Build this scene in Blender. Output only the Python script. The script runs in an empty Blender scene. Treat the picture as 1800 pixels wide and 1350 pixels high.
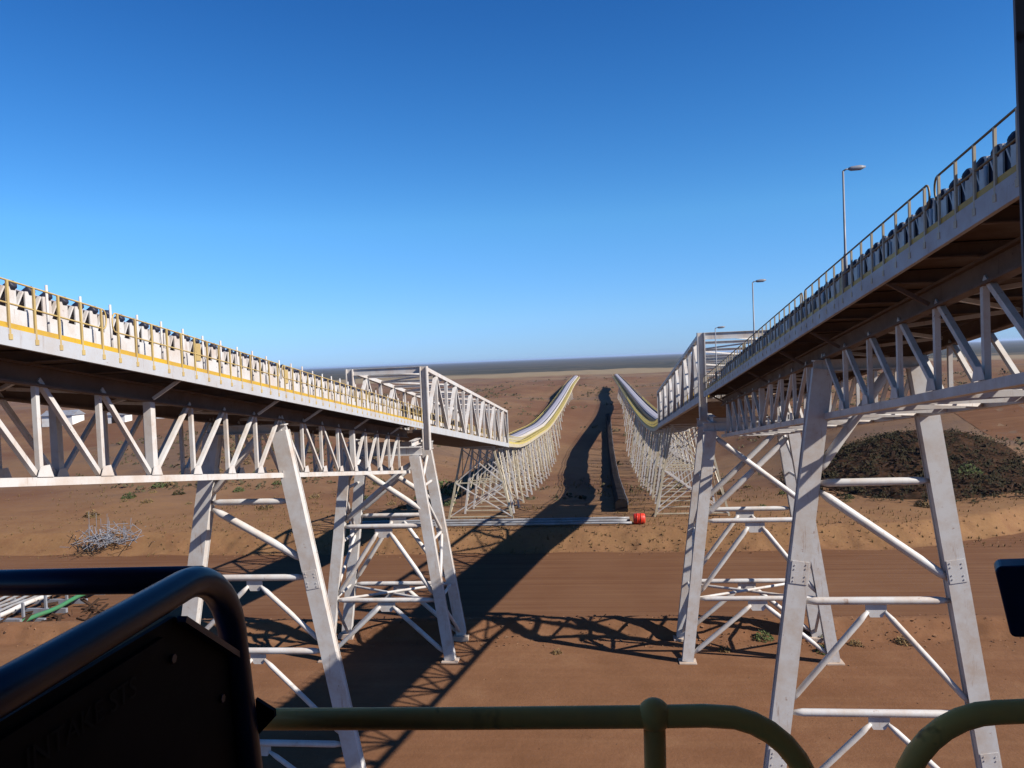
import bpy, bmesh, math, random
from mathutils import Vector, Matrix, noise
R = math.radians
random.seed(7)
C = bpy.context.scene.collection
sc = bpy.context.scene

# ------------------------------------------------------------------ camera
# world: camera at the origin, +Y along the conveyors, Z up, metres
F = 1400.0                                  # focal length in pixels of an 1800 px wide frame
def camdir(px, py): return Vector(((px-900)/F, -(py-675)/F, -1.0))
yc = camdir(1066.5, 626).normalized()
h2 = camdir(66.5, 667).normalized()
zc = yc.cross(h2).normalized()
if zc.y < 0: zc = -zc
xc = yc.cross(zc).normalized()
M3 = Matrix((xc, yc, zc))                   # camera -> world
cam_d = bpy.data.cameras.new('camera'); cam = bpy.data.objects.new('camera', cam_d); C.objects.link(cam)
cam.matrix_world = M3.to_4x4()
cam_d.sensor_width = 36; cam_d.lens = F/1800*36
cam_d.clip_start = 0.05; cam_d.clip_end = 60000
sc.camera = cam
def P(px, py, Y):                           # point at depth Y behind a pixel of the photograph
    d = M3 @ camdir(px, py)
    return d*(Y/d.y)
_d = M3 @ camdir(1070, 820); SLL = _d.z/_d.y   # descent of the left and right galleries per metre
_d = M3 @ camdir(1072, 804); SLR = _d.z/_d.y

# ------------------------------------------------------------------ light
SUN = Vector((1.30, -0.45, 1.0)).normalized()
w = bpy.data.worlds.new('World'); sc.world = w; w.use_nodes = True
nt = w.node_tree; bg = nt.nodes['Background']
sky = nt.nodes.new('ShaderNodeTexSky'); sky.sky_type = 'NISHITA'; sky.sun_disc = False
sky.sun_elevation = math.asin(SUN.z); sky.sun_rotation = math.atan2(SUN.x, SUN.y)
sky.air_density = 1.0; sky.dust_density = 0.0; sky.ozone_density = 5.0; sky.altitude = 0
hs = nt.nodes.new('ShaderNodeHueSaturation'); hs.inputs['Saturation'].default_value = 1.25
nt.links.new(sky.outputs[0], hs.inputs['Color'])
tint = nt.nodes.new('ShaderNodeMix'); tint.data_type = 'RGBA'; tint.blend_type = 'MULTIPLY'; tint.inputs[0].default_value = 1.0
tint.inputs[7].default_value = (0.72, 0.95, 1.25, 1)
nt.links.new(hs.outputs[0], tint.inputs[6]); 
tcw = nt.nodes.new('ShaderNodeTexCoord'); sxy = nt.nodes.new('ShaderNodeSeparateXYZ'); nt.links.new(tcw.outputs['Generated'], sxy.inputs[0])
rw = nt.nodes.new('ShaderNodeValToRGB'); nt.links.new(sxy.outputs['Z'], rw.inputs[0])
for i_, (p_, c_) in enumerate([(0.0, (0.36, 0.46, 0.76)), (0.06, (0.54, 0.58, 0.68)), (0.17, (0.80, 0.76, 0.66)), (0.40, (0.58, 0.57, 0.56))]):
    e_ = rw.color_ramp.elements[i_] if i_ < 2 else rw.color_ramp.elements.new(p_)
    e_.position = p_; e_.color = (*c_, 1)
tint2 = nt.nodes.new('ShaderNodeMix'); tint2.data_type = 'RGBA'; tint2.blend_type = 'MULTIPLY'; tint2.inputs[0].default_value = 1.0
nt.links.new(tint.outputs[2], tint2.inputs[6]); nt.links.new(rw.outputs[0], tint2.inputs[7])
nt.links.new(tint2.outputs[2], bg.inputs[0]); bg.inputs[1].default_value = 0.092
sd = bpy.data.lights.new('sun', 'SUN'); so = bpy.data.objects.new('sun', sd); C.objects.link(so)
sd.energy = 5.0; sd.angle = R(0.5); sd.color = (1.0, 0.955, 0.89)
so.rotation_euler = (-SUN).to_track_quat('-Z', 'Y').to_euler()
sc.view_settings.view_transform = 'Standard'; sc.view_settings.look = 'None'
sc.view_settings.exposure = 1.0; sc.view_settings.gamma = 1
sc.cycles.use_denoising = True
sc.cycles.max_bounces = 6

# ------------------------------------------------------------------ materials
def newmat(name, rough=0.6, metal=0.0):
    m = bpy.data.materials.new(name); m.use_nodes = True
    b = m.node_tree.nodes['Principled BSDF']
    b.inputs['Roughness'].default_value = rough; b.inputs['Metallic'].default_value = metal
    return m, m.node_tree, b
def pos(nt, scale=(1,1,1)):
    g = nt.nodes.new('ShaderNodeNewGeometry'); mp = nt.nodes.new('ShaderNodeMapping')
    mp.inputs['Scale'].default_value = scale
    nt.links.new(g.outputs['Position'], mp.inputs['Vector']); return mp.outputs[0]
def nz(nt, vec, scale, detail=4, rough=0.6):
    n = nt.nodes.new('ShaderNodeTexNoise'); n.inputs['Scale'].default_value = scale
    n.inputs['Detail'].default_value = detail; n.inputs['Roughness'].default_value = rough
    nt.links.new(vec, n.inputs['Vector']); return n.outputs['Fac']
def ramp(nt, fac, stops):
    r = nt.nodes.new('ShaderNodeValToRGB'); e = r.color_ramp.elements
    while len(e) < len(stops): e.new(0.5)
    for i, (p, c) in enumerate(stops):
        e[i].position = p; e[i].color = (c[0], c[1], c[2], 1)
    nt.links.new(fac, r.inputs[0]); return r.outputs[0]
def mix(nt, fac, a, b, mode='MIX'):
    m = nt.nodes.new('ShaderNodeMix'); m.data_type = 'RGBA'; m.blend_type = mode
    for sck, v in ((m.inputs[0], fac), (m.inputs[6], a), (m.inputs[7], b)):
        if isinstance(v, (int, float)): sck.default_value = v
        elif isinstance(v, tuple): sck.default_value = (v[0], v[1], v[2], 1)
        else: nt.links.new(v, sck)
    return m.outputs[2]
def mrange(nt, v, a, b, c=0.0, d=1.0):
    m = nt.nodes.new('ShaderNodeMapRange'); nt.links.new(v, m.inputs[0])
    m.inputs[1].default_value = a; m.inputs[2].default_value = b
    m.inputs[3].default_value = c; m.inputs[4].default_value = d
    return m.outputs[0]
def bump(nt, b, h, strength=0.3, dist=0.1):
    n = nt.nodes.new('ShaderNodeBump'); n.inputs['Strength'].default_value = strength
    n.inputs['Distance'].default_value = dist
    nt.links.new(h, n.inputs['Height']); nt.links.new(n.outputs[0], b.inputs['Normal'])

def paint(name, col, dirt, rough=0.5, amount=0.55, streak=True, spec=0.3):
    m, nt, b = newmat(name, rough); b.inputs['Specular IOR Level'].default_value = spec
    v = pos(nt); n1 = nz(nt, v, 0.9, 6, 0.7)
    vs = pos(nt, (3.0, 3.0, 0.35)); n2 = nz(nt, vs, 1.6, 5, 0.7)
    f1 = mrange(nt, n1, 0.42, 0.70, 0, min(0.9, amount*1.3))
    c1 = mix(nt, f1, col, dirt)
    if streak:
        rust = (dirt[0]*0.62, dirt[1]*0.45, dirt[2]*0.34)
        c1 = mix(nt, mrange(nt, n2, 0.60, 0.76, 0, 0.85), c1, rust)
        n3 = nz(nt, v, 4.5, 4, 0.75)
        c1 = mix(nt, mrange(nt, n3, 0.66, 0.72, 0, 0.8), c1, (rust[0]*0.7, rust[1]*0.5, rust[2]*0.4))
    nt.links.new(c1, b.inputs['Base Color'])
    rr = mrange(nt, n1, 0.3, 0.7, max(0.2, rough-0.12), min(1, rough+0.15)); nt.links.new(rr, b.inputs['Roughness'])
    bump(nt, b, n1, 0.08, 0.02)
    return m
M = {}
M['white'] = paint('white_steel_paint', (0.415, 0.395, 0.375), (0.32, 0.235, 0.17))
M['beam'] = paint('pale_beam_paint', (0.315, 0.322, 0.335), (0.26, 0.215, 0.18), 0.6, 0.4)
M['yellow'] = paint('yellow_safety_paint', (0.400, 0.248, 0.016), (0.272, 0.160, 0.048), 0.5, 0.6)
M['ochre'] = paint('faded_ochre_rail_paint', (0.352, 0.256, 0.096), (0.248, 0.168, 0.080), 0.55, 0.6)
M['paleyellow'] = paint('pale_yellow_rail_paint', (0.42, 0.34, 0.10), (0.30, 0.22, 0.10), 0.55, 0.6)
M['cream'] = paint('cream_weathered_paint', (0.368, 0.320, 0.232), (0.272, 0.200, 0.120), 0.55, 0.6)
M['under'] = paint('shaded_brown_underside', (0.104, 0.068, 0.048), (0.072, 0.044, 0.032), 0.8, 0.7)  # brown of the undersides, darkened with the shade below the decks
M['roller'] = paint('black_roller_rubber', (0.010, 0.013, 0.030), (0.03, 0.022, 0.02), 0.55, 0.5, False)
M['belt'] = paint('blue_grey_belt', (0.225, 0.225, 0.275), (0.22, 0.18, 0.155), 0.9, 0.6, False, 0.05)
M['navy'] = paint('navy_stringer_shade', (0.010, 0.015, 0.035), (0.025, 0.022, 0.026), 0.5, 0.4, False)  # navy of the far stringers; on the near right ones, painted shade
M['darkbelt'] = paint('dark_rubber_belt', (0.010, 0.009, 0.010), (0.025, 0.017, 0.013), 0.95, 0.6, False, 0.03)
M['concrete'] = paint('dusty_concrete', (0.336, 0.264, 0.208), (0.240, 0.160, 0.112), 0.9, 0.6)
M['olive'] = paint('olive_yellow_rail_paint', (0.80, 0.40, 0.085), (0.34, 0.22, 0.09), 0.55, 0.6, True, 0.15)
M['ochre_shade'] = paint('shaded_ochre_rail_paint', (0.160, 0.112, 0.048), (0.096, 0.064, 0.040), 0.55, 0.5, False)  # rail ochre with the right gallery's shade put into the colour
M['blueblack'] = paint('blue_black_gloss_paint', (0.005, 0.010, 0.032), (0.008, 0.010, 0.016), 0.35, 0.5, False)
M['blackplate'] = paint('black_plate', (0.003, 0.003, 0.003), (0.005, 0.004, 0.003), 0.7, 0.5, False, 0.1)
M['letter'] = paint('faded_grey_lettering', (0.012, 0.013, 0.012), (0.004, 0.004, 0.004), 0.7, 0.9, False, 0.1)
M['red'] = paint('red_paint', (0.440, 0.028, 0.012), (0.256, 0.040, 0.024), 0.45, 0.4, False)
M['green'] = paint('green_pipe_paint', (0.03, 0.13, 0.055), (0.06, 0.09, 0.045), 0.5, 0.5, False)
M['palegreen'] = paint('pale_green_tank', (0.06, 0.085, 0.035), (0.05, 0.05, 0.03), 0.6, 0.5, False)
M['pipe'] = paint('pale_grey_pipe', (0.20, 0.20, 0.205), (0.12, 0.09, 0.07), 0.5, 0.6, False)
M['galv'] = paint('grey_galvanised_steel', (0.17, 0.18, 0.205), (0.13, 0.105, 0.09), 0.5, 0.6, False)
M['clad'] = paint('grey_cladding', (0.160, 0.160, 0.168), (0.096, 0.080, 0.072), 0.6, 0.5)
M['shed'] = paint('white_shed_sheet', (0.576, 0.560, 0.528), (0.400, 0.320, 0.264), 0.6, 0.4, False)
M['bark'] = paint('grey_brown_stem', (0.112, 0.080, 0.056), (0.064, 0.048, 0.032), 0.9, 0.5, False)
M['stone'] = paint('red_brown_stone', (0.17, 0.095, 0.055), (0.10, 0.055, 0.035), 1.0, 0.8, False, 0.0)
M['scrapbrown'] = paint('dark_brown_rubble', (0.045, 0.026, 0.017), (0.024, 0.016, 0.012), 1.0, 0.8, False, 0.0)
M['scrap'] = paint('dark_brown_shade', (0.020, 0.013, 0.009), (0.055, 0.028, 0.016), 1.0, 0.9, False, 0.0)  # brown holding the shade of the right-hand earth cut; shed doors share it
def leafmat(name, a, b_):
    m, nt, b = newmat(name, 0.9); b.inputs['Specular IOR Level'].default_value = 0.05
    nt.links.new(ramp(nt, nz(nt, pos(nt), 3.0, 3), [(0.3, a), (0.7, b_)]), b.inputs['Base Color']); return m
M['leaf_dry'] = leafmat('dry_scrub_leaf', (0.105, 0.068, 0.030), (0.17, 0.115, 0.052))
M['leaf_far'] = leafmat('far_scrub_leaf', (0.045, 0.038, 0.022), (0.08, 0.062, 0.034))
M['leaf_dark'] = leafmat('dark_brush_leaf', (0.014, 0.012, 0.007), (0.035, 0.028, 0.014))
M['leaf_green'] = leafmat('green_scrub_leaf', (0.035, 0.05, 0.018), (0.08, 0.09, 0.035))

def ground_mat():
    m, nt, b = newmat('red_brown_earth', 0.95); b.inputs['Specular IOR Level'].default_value = 0.05
    p1 = pos(nt)
    big = nz(nt, p1, 0.018, 6, 0.62); mid = nz(nt, p1, 0.25, 6, 0.65); fine = nz(nt, p1, 3.0, 5, 0.7)
    c = ramp(nt, mid, [(0.30, (0.116, 0.051, 0.022)), (0.55, (0.152, 0.070, 0.033)), (0.75, (0.192, 0.100, 0.050))])
    c2 = ramp(nt, big, [(0.34, (0.085, 0.040, 0.024)), (0.44, (0.105, 0.058, 0.036)), (0.52, (0.145, 0.088, 0.050)), (0.60, (0.088, 0.062, 0.047)), (0.70, (0.155, 0.104, 0.064))])
    sep = nt.nodes.new('ShaderNodeSeparateXYZ'); nt.links.new(p1, sep.inputs[0])
    wild = mrange(nt, sep.outputs['Y'], 96, 130, 0.30, 0.85)
    c = mix(nt, wild, c, c2)
    tr = nz(nt, pos(nt, (0.04, 0.9, 1.0)), 1.3, 4, 0.6)
    c = mix(nt, mrange(nt, tr, 0.5, 0.68, 0, 0.22), c, (0.185, 0.10, 0.052))
    c = mix(nt, mrange(nt, tr, 0.46, 0.32, 0, 0.22), c, (0.095, 0.043, 0.02))
    # dry straw coloured grass holds on the banks and the terrace behind the road
    tan = nt.nodes.new('ShaderNodeMath'); tan.operation = 'MULTIPLY'
    nt.links.new(mrange(nt, sep.outputs['Y'], 87, 91), tan.inputs[0]); nt.links.new(mrange(nt, sep.outputs['Y'], 125, 100), tan.inputs[1])
    tanm = nt.nodes.new('ShaderNodeMath'); tanm.operation = 'MULTIPLY'
    nt.links.new(tan.outputs[0], tanm.inputs[0]); nt.links.new(mrange(nt, nz(nt, p1, 0.35, 5, 0.7), 0.3, 0.6, 0.15, 0.75), tanm.inputs[1])
    c = mix(nt, tanm.outputs[0], c, (0.185, 0.104, 0.047))
    # scattered dry scrub speckle away from the yard
    sp = nz(nt, p1, 0.9, 3, 0.8)
    sp = mrange(nt, sp, 0.56, 0.66)
    far = mrange(nt, sep.outputs['Y'], 95, 190, 0, 0.75)
    mul = nt.nodes.new('ShaderNodeMath'); mul.operation = 'MULTIPLY'
    nt.links.new(sp, mul.inputs[0]); nt.links.new(far, mul.inputs[1])
    c = mix(nt, mul.outputs[0], c, (0.080, 0.054, 0.030))
    # wide plain of grey green scrub far out
    pm = nz(nt, pos(nt, (1.0, 4.0, 1.0)), 0.0011, 5, 0.6)
    addn = nt.nodes.new('ShaderNodeMath'); addn.operation = 'MULTIPLY_ADD'
    nt.links.new(pm, addn.inputs[0]); addn.inputs[1].default_value = 900.0; nt.links.new(sep.outputs['Y'], addn.inputs[2])
    pl = mrange(nt, addn.outputs[0], 1500, 1800)
    pn = nz(nt, pos(nt, (1.0, 5.0, 1.0)), 0.0016, 6, 0.65)
    plain = ramp(nt, pn, [(0.36, (0.015, 0.021, 0.016)), (0.50, (0.026, 0.032, 0.023)), (0.62, (0.075, 0.060, 0.038))])
    c = mix(nt, pl, c, plain)
    edge = nt.nodes.new('ShaderNodeMath'); edge.operation = 'MULTIPLY'
    nt.links.new(mrange(nt, addn.outputs[0], 1350, 1500), edge.inputs[0]); nt.links.new(mrange(nt, addn.outputs[0], 1900, 1700), edge.inputs[1])
    c = mix(nt, edge.outputs[0], c, (0.19, 0.145, 0.085))
    c = mix(nt, mrange(nt, fine, 0.35, 0.7, 0, 0.35), c, (0.092, 0.044, 0.022))
    nt.links.new(c, b.inputs['Base Color'])
    hh = mix(nt, 0.5, mid, fine); bump(nt, b, hh, 0.4, 0.22)
    return m
M['earth'] = ground_mat()
def road_mat():
    m, nt, b = newmat('graded_dirt_road', 0.9); b.inputs['Specular IOR Level'].default_value = 0.05
    tr = nz(nt, pos(nt, (0.03, 1.6, 1.0)), 1.1, 4, 0.6); bl = nz(nt, pos(nt), 0.12, 4, 0.6); fine = nz(nt, pos(nt), 5.0, 4, 0.7)
    c = ramp(nt, tr, [(0.35, (0.084, 0.038, 0.019)), (0.5, (0.104, 0.050, 0.026)), (0.68, (0.128, 0.066, 0.034))])
    c = mix(nt, 0.35, c, ramp(nt, bl, [(0.35, (0.088, 0.038, 0.019)), (0.7, (0.132, 0.069, 0.037))]))
    nt.links.new(c, b.inputs['Base Color']); bump(nt, b, mix(nt, 0.4, tr, fine), 0.35, 0.12)
    return m
M['road'] = road_mat()

# ------------------------------------------------------------------ mesh helpers
class MB:
    def __init__(s): s.bm = bmesh.new()
    def quad8(s, v):
        vs = [s.bm.verts.new(p) for p in v]
        for f in ((0,3,2,1),(4,5,6,7),(0,1,5,4),(1,2,6,5),(2,3,7,6),(3,0,4,7)): s.bm.faces.new([vs[i] for i in f])
    def box(s, a, b):
        x0,y0,z0 = a; x1,y1,z1 = b
        s.quad8([(x0,y0,z0),(x1,y0,z0),(x1,y1,z0),(x0,y1,z0),(x0,y0,z1),(x1,y0,z1),(x1,y1,z1),(x0,y1,z1)]); return s
    def beam(s, a, b, wd, hd, up=(0,0,1)):          # rectangular bar from a to b
        a = Vector(a); b = Vector(b); d = (b-a).normalized(); up = Vector(up)
        if abs(d.dot(up)) > 0.98: up = Vector((0,1,0))
        sx = d.cross(up).normalized()*wd/2; uz = sx.cross(d).normalized()*hd/2
        s.quad8([a-sx-uz, a+sx-uz, a+sx+uz, a-sx+uz, b-sx-uz, b+sx-uz, b+sx+uz, b-sx+uz]); return s
    def ibeam(s, a, b, wd, hd, up=(0,0,1), t=0.06):  # I section: two flanges and a web
        a = Vector(a); b = Vector(b); d = (b-a).normalized(); up = Vector(up)
        sx = d.cross(up).normalized(); uz = sx.cross(d).normalized()
        o = uz*(hd/2-t/2)
        s.beam(a+o, b+o, wd, t, up); s.beam(a-o, b-o, wd, t, up); s.beam(a, b, t, hd-2*t-0.004, up); return s
    def tube(s, pts, r, n=10, cap=True):
        pts = [Vector(p) for p in pts]; rings = []
        t0 = (pts[1]-pts[0]).normalized()
        ref = Vector((0,0,1)) if abs(t0.z) < 0.9 else Vector((1,0,0))
        nrm = t0.cross(ref).normalized()
        for i, p in enumerate(pts):
            t = (pts[min(i+1, len(pts)-1)] - pts[max(i-1, 0)]).normalized()
            nrm = (nrm - t*nrm.dot(t)).normalized(); bn = t.cross(nrm)
            rr = r[i] if isinstance(r, (list, tuple)) else r
            rings.append([s.bm.verts.new(p + (nrm*math.cos(2*math.pi*k/n) + bn*math.sin(2*math.pi*k/n))*rr) for k in range(n)])
        for i in range(len(rings)-1):
            for k in range(n):
                f = s.bm.faces.new((rings[i][k], rings[i][(k+1)%n], rings[i+1][(k+1)%n], rings[i+1][k])); f.smooth = True
        if cap:
            s.bm.faces.new(rings[0][::-1]); s.bm.faces.new(rings[-1])
        return s
    def poly(s, pts, thick):                         # flat plate from an outline, extruded along thick
        th = Vector(thick); a = [s.bm.verts.new(Vector(p)) for p in pts]; b = [s.bm.verts.new(Vector(p)+th) for p in pts]
        s.bm.faces.new(a[::-1]); s.bm.faces.new(b); n = len(a)
        for i in range(n): s.bm.faces.new((a[i], a[(i+1)%n], b[(i+1)%n], b[i]))
        return s
    def strip(s, rows):                              # rows of points lofted into a sheet or a closed profile sweep
        R_ = [[s.bm.verts.new(p) for p in r] for r in rows]
        for i in range(len(R_)-1):
            for k in range(len(R_[i])-1): s.bm.faces.new((R_[i][k], R_[i+1][k], R_[i+1][k+1], R_[i][k+1]))
        return s
    def sweep(s, rows):                              # rows of closed profiles
        R_ = [[s.bm.verts.new(p) for p in r] for r in rows]; n = len(R_[0])
        for i in range(len(R_)-1):
            for k in range(n): s.bm.faces.new((R_[i][k], R_[i+1][k], R_[i+1][(k+1)%n], R_[i][(k+1)%n]))
        s.bm.faces.new(R_[0][::-1]); s.bm.faces.new(R_[-1]); return s
    def build(s, name, mat, parent=None, bevel=0, smooth=False, loc=None):
        bmesh.ops.recalc_face_normals(s.bm, faces=s.bm.faces[:])
        me = bpy.data.meshes.new(name)
        org = None
        if parent is not None or loc is not None:
            org = parent_world(parent) if parent is not None else Vector(loc)
            bmesh.ops.translate(s.bm, verts=s.bm.verts[:], vec=-org)
        s.bm.to_mesh(me); s.bm.free(); me.materials.append(mat)
        if smooth:
            for p in me.polygons: p.use_smooth = True
        o = bpy.data.objects.new(name, me); C.objects.link(o)
        if parent is not None: o.parent = parent
        elif loc is not None: o.location = loc
        if bevel:
            md = o.modifiers.new('bevel', 'BEVEL'); md.width = bevel; md.segments = 2; md.limit_method = 'ANGLE'
        return o
def parent_world(o):
    v = Vector((0,0,0))
    while o is not None: v = v + Vector(o.location); o = o.parent
    return v
def tag(o, label=None, cat=None, group=None, kind=None):
    if label: o['label'] = label
    if cat: o['category'] = cat
    if group: o['group'] = group
    if kind: o['kind'] = kind
    return o
def empty(name, loc, label, cat, group=None):
    o = bpy.data.objects.new(name, None); C.objects.link(o); o.location = loc; o.empty_display_size = 0.3
    return tag(o, label, cat, group)
def copy_tree(o, loc, rz=0.0, scale=1.0, label=None):
    c = o.copy(); C.objects.link(c); c.location = loc; c.rotation_euler = (0,0,rz); c.scale = (scale,)*3
    if label: c['label'] = label
    for ch in o.children:
        d = ch.copy(); C.objects.link(d); d.parent = c
    return c
def lerp(a, b, t): return a + (b-a)*t
def curve(pts, x):
    if x <= pts[0][0]: return pts[0][1]
    for (x0, y0), (x1, y1) in zip(pts, pts[1:]):
        if x <= x1:
            t = (x-x0)/(x1-x0); return lerp(y0, y1, t)
    return pts[-1][1]
def sm(t): t = max(0, min(1, t)); return t*t*(3-2*t)

def spl(pts):
    def f(x):
        n = len(pts)
        if x <= pts[0][0]: return pts[0][1]
        for i in range(n-1):
            if x <= pts[i+1][0]:
                x0, y0 = pts[i]; x1, y1 = pts[i+1]
                def tang(j):
                    if j == 0: return (pts[1][1]-pts[0][1])/(pts[1][0]-pts[0][0])
                    if j == n-1: return (pts[-1][1]-pts[-2][1])/(pts[-1][0]-pts[-2][0])
                    return (pts[j+1][1]-pts[j-1][1])/(pts[j+1][0]-pts[j-1][0])
                h = x1-x0; t = (x-x0)/h; m0, m1 = tang(i)*h, tang(i+1)*h
                return (2*t**3-3*t*t+1)*y0 + (t**3-2*t*t+t)*m0 + (-2*t**3+3*t*t)*y1 + (t**3-t*t)*m1
        return pts[-1][1]
    return f

# ------------------------------------------------------------------ ground
PAD, RD, TER, CREST = -21.6, -22.0, -19.9, -20.55
def kink(y): return -0.0095*max(0, y-108)            # the lines bend very slightly beyond the bridges
VAL = [(0, 0), (97, 0), (106, -0.7), (150, -4.6), (185, -6.6), (232, -6.9), (275, -3.0), (330, -2.4), (480, -2.0), (700, -2.2), (1200, -3.0)]
MOUNDS = [(-28, 255, 16, 40, 2.6), (-75, 300, 40, 26, 4.0), (-40, 460, 40, 30, 4.0), (38, 300, 24, 30, 3.0), (75, 470, 60, 30, 4.5), (0, 640, 120, 40, 3.5), (-230, 560, 120, 50, 6), (230, 620, 150, 60, 9), (-95, 190, 40, 30, 4.5), (-60, 150, 26, 18, 3.0), (-150, 260, 60, 40, 5.0), (-45, 330, 40, 60, 4.0), (-110, 420, 70, 60, 4.5),
          (52, 140, 24, 16, 4.0), (95, 200, 45, 30, 6.0), (150, 210, 60, 40, 8.0), (60, 330, 50, 60, 5.0), (120, 420, 90, 70, 6.5), (45, 255, 22, 30, 3.5),
          (-260, 330, 90, 60, 5.0), (210, 320, 90, 60, 9.0)]
VALF = spl(VAL)
def road_lo(x): return 64.6 + 0.012*x + 0.004*max(0, x-30)**2
def bank_far(x): return 89.0 + 0.0165*max(0, min(x, 62)-25)**2 + 0.04*max(0, -x-20)
def gz(x, y):
    wob = 0.9*noise.noise(Vector((x*0.05, 1.7, 0))) + 0.5*noise.noise(Vector((x*0.22, 9.1, 0)))
    y1 = 59.9 + 0.012*x + wob*0.6
    y2 = bank_far(x) + wob
    y1 += 0.004*max(0, x-30)**2
    if y < y1+1.8: z = PAD + (CREST-PAD)*sm((y-y1)/1.8)
    else: z = CREST + (RD-CREST)*sm((y-y1-2.3)/2.6)
    z += (TER-RD)*sm((y-y2)/3.6)
    lat = math.exp(-((x+3)/46.0)**4)
    z += VALF(y)*(lat if y < 330 else lerp(lat, 1, min(1, (y-330)/200)))
    for (mx, my, sx, sy, hh) in MOUNDS:
        e = ((x-mx)/sx)**2 + ((y-my)/sy)**2
        if e < 9: z += hh*math.exp(-e)
    a = sm((y-y2-2)/25)
    z += a*(0.5*noise.noise(Vector((x*0.06, y*0.06, 3))) + 0.22*noise.noise(Vector((x*0.25, y*0.25, 7))))*(1 if y < 900 else 0.3)
    if 130 < y < 2500:
        q = sm((y-130)/120)*(1-math.exp(-((x+3)/50.0)**4) if y < 420 else 1)
        z += q*(2.2*noise.noise(Vector((x*0.013, y*0.013, 21))) + 1.0*noise.noise(Vector((x*0.045, y*0.045, 5))))
    onbank = math.exp(-((y-y1-0.8)/1.0)**2) + math.exp(-((y-y2-1.6)/1.6)**2)
    z += onbank*(0.26*noise.noise(Vector((x*0.8, y*0.9, 4))) + 0.20*noise.noise(Vector((x*2.1, y*1.1, 14)))) + 0.025*noise.noise(Vector((x*0.5, y*0.5, 1)))
    if y > 900: z -= 0.0008*(y-900)*0
    return z
def axis(lo, hi, step, far, g):
    v = []; x = lo
    while x < hi: v.append(x); x += step
    st = step
    while x < far: v.append(x); st *= g; x += st
    v.append(far); return v
ys = axis(12, 57, 0.9, 57, 1.0) + axis(57.2, 66, 0.26, 66, 1.0) + axis(66.5, 87, 0.7, 87, 1.0) + axis(87.3, 96, 0.30, 96, 1.0) + axis(96.6, 118, 0.6, 34000, 1.045)
ys = sorted(set(round(v, 4) for v in ys))
ys = [-400, -60, 0] + ys
xp = axis(0, 48, 0.5, 30000, 1.055)
xs = [-x for x in xp[:0:-1]] + xp
g = MB(); g.strip([[(x, y, gz(x, y)) for x in xs] for y in ys])
gr = g.build('ground', M['earth'], smooth=True); tag(gr, kind='structure')

# stones and dry tufts lying on the ground
rg = random.Random(5)
m = MB()
for k in range(5200):
    r_ = rg.random()
    y = rg.uniform(58.5, 64.5) if r_ < 0.42 else (rg.uniform(87.5, 95) if r_ < 0.75 else rg.uniform(42, 130))
    x = rg.gauss(0, 32)
    if 67 < y < 87: continue
    z = gz(x, y); q = min(0.34, 0.05+abs(rg.gauss(0, 0.06)))*(0.6 if y < 58 else 1)
    c_ = [Vector((rg.uniform(-1, 1), rg.uniform(-1, 1), rg.uniform(-0.4, 0.8)))*q+Vector((x, y, z)) for _ in range(5)]
    vs_ = [m.bm.verts.new(p) for p in c_]
    for f_ in ((0,1,2), (0,2,3), (0,3,1), (1,2,4), (2,3,4), (3,1,4)): m.bm.faces.new([vs_[i] for i in f_])
tag(m.build('gravel', M['stone']), 'loose stones strewn along the banks', kind='stuff')
m = MB()
for k in range(9500):
    y = 89+abs(rg.gauss(0, 45)); x = rg.gauss(0, 50)
    if noise.noise(Vector((x*0.07, y*0.07, 40))) < -0.02+0.1*rg.random() and y > 100: continue
    z = gz(x, y); h_ = rg.uniform(0.10, 0.42)*(1 if y < 110 else 1.25); an = rg.random()*6.283
    for q in range(3):
        a_ = an+2.1*q; d_ = Vector((math.cos(a_), math.sin(a_), 0))*h_*0.5
        p_ = Vector((x, y, z-0.03)); e_ = Vector((-d_.y, d_.x, 0))*0.35
        m.bm.faces.new([m.bm.verts.new(v_) for v_ in (p_-e_, p_+e_, p_+d_*0.9+Vector((0, 0, h_)))])
tag(m.build('dry_grass', M['leaf_dry']), 'dry grass tufts on the rough ground', kind='stuff')

m = MB(); rk = random.Random(9)
for k in range(5200):
    y = 125+abs(rk.gauss(0, 260)); x = rk.uniform(-0.62, 0.62)*y+rk.gauss(0, 8)
    if abs(x+3) < 42 and y < 420 and rk.random() < 0.75: continue
    if noise.noise(Vector((x*0.02, y*0.02, 60))) < -0.05: continue
    z = gz(x, y); rr_ = rk.uniform(0.35, 1.0)*(1+y/500)
    for j in range(7):
        p = Vector((x+rk.gauss(0, rr_*0.5), y+rk.gauss(0, rr_*0.5), z+abs(rk.gauss(0.15, rr_*0.3))))
        d = Vector((rk.gauss(0, 1), rk.gauss(0, 1), rk.gauss(0.3, 1))).normalized(); e = d.orthogonal().normalized(); L = rr_*rk.uniform(0.3, 0.6)
        m.bm.faces.new([m.bm.verts.new(v) for v in (p-e*L*0.5, p+d*L, p+e*L*0.5, p-d*L*0.6)])
tag(m.build('scrub', M['leaf_far']), 'low dark scrub over the distant hills', kind='stuff')

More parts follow.
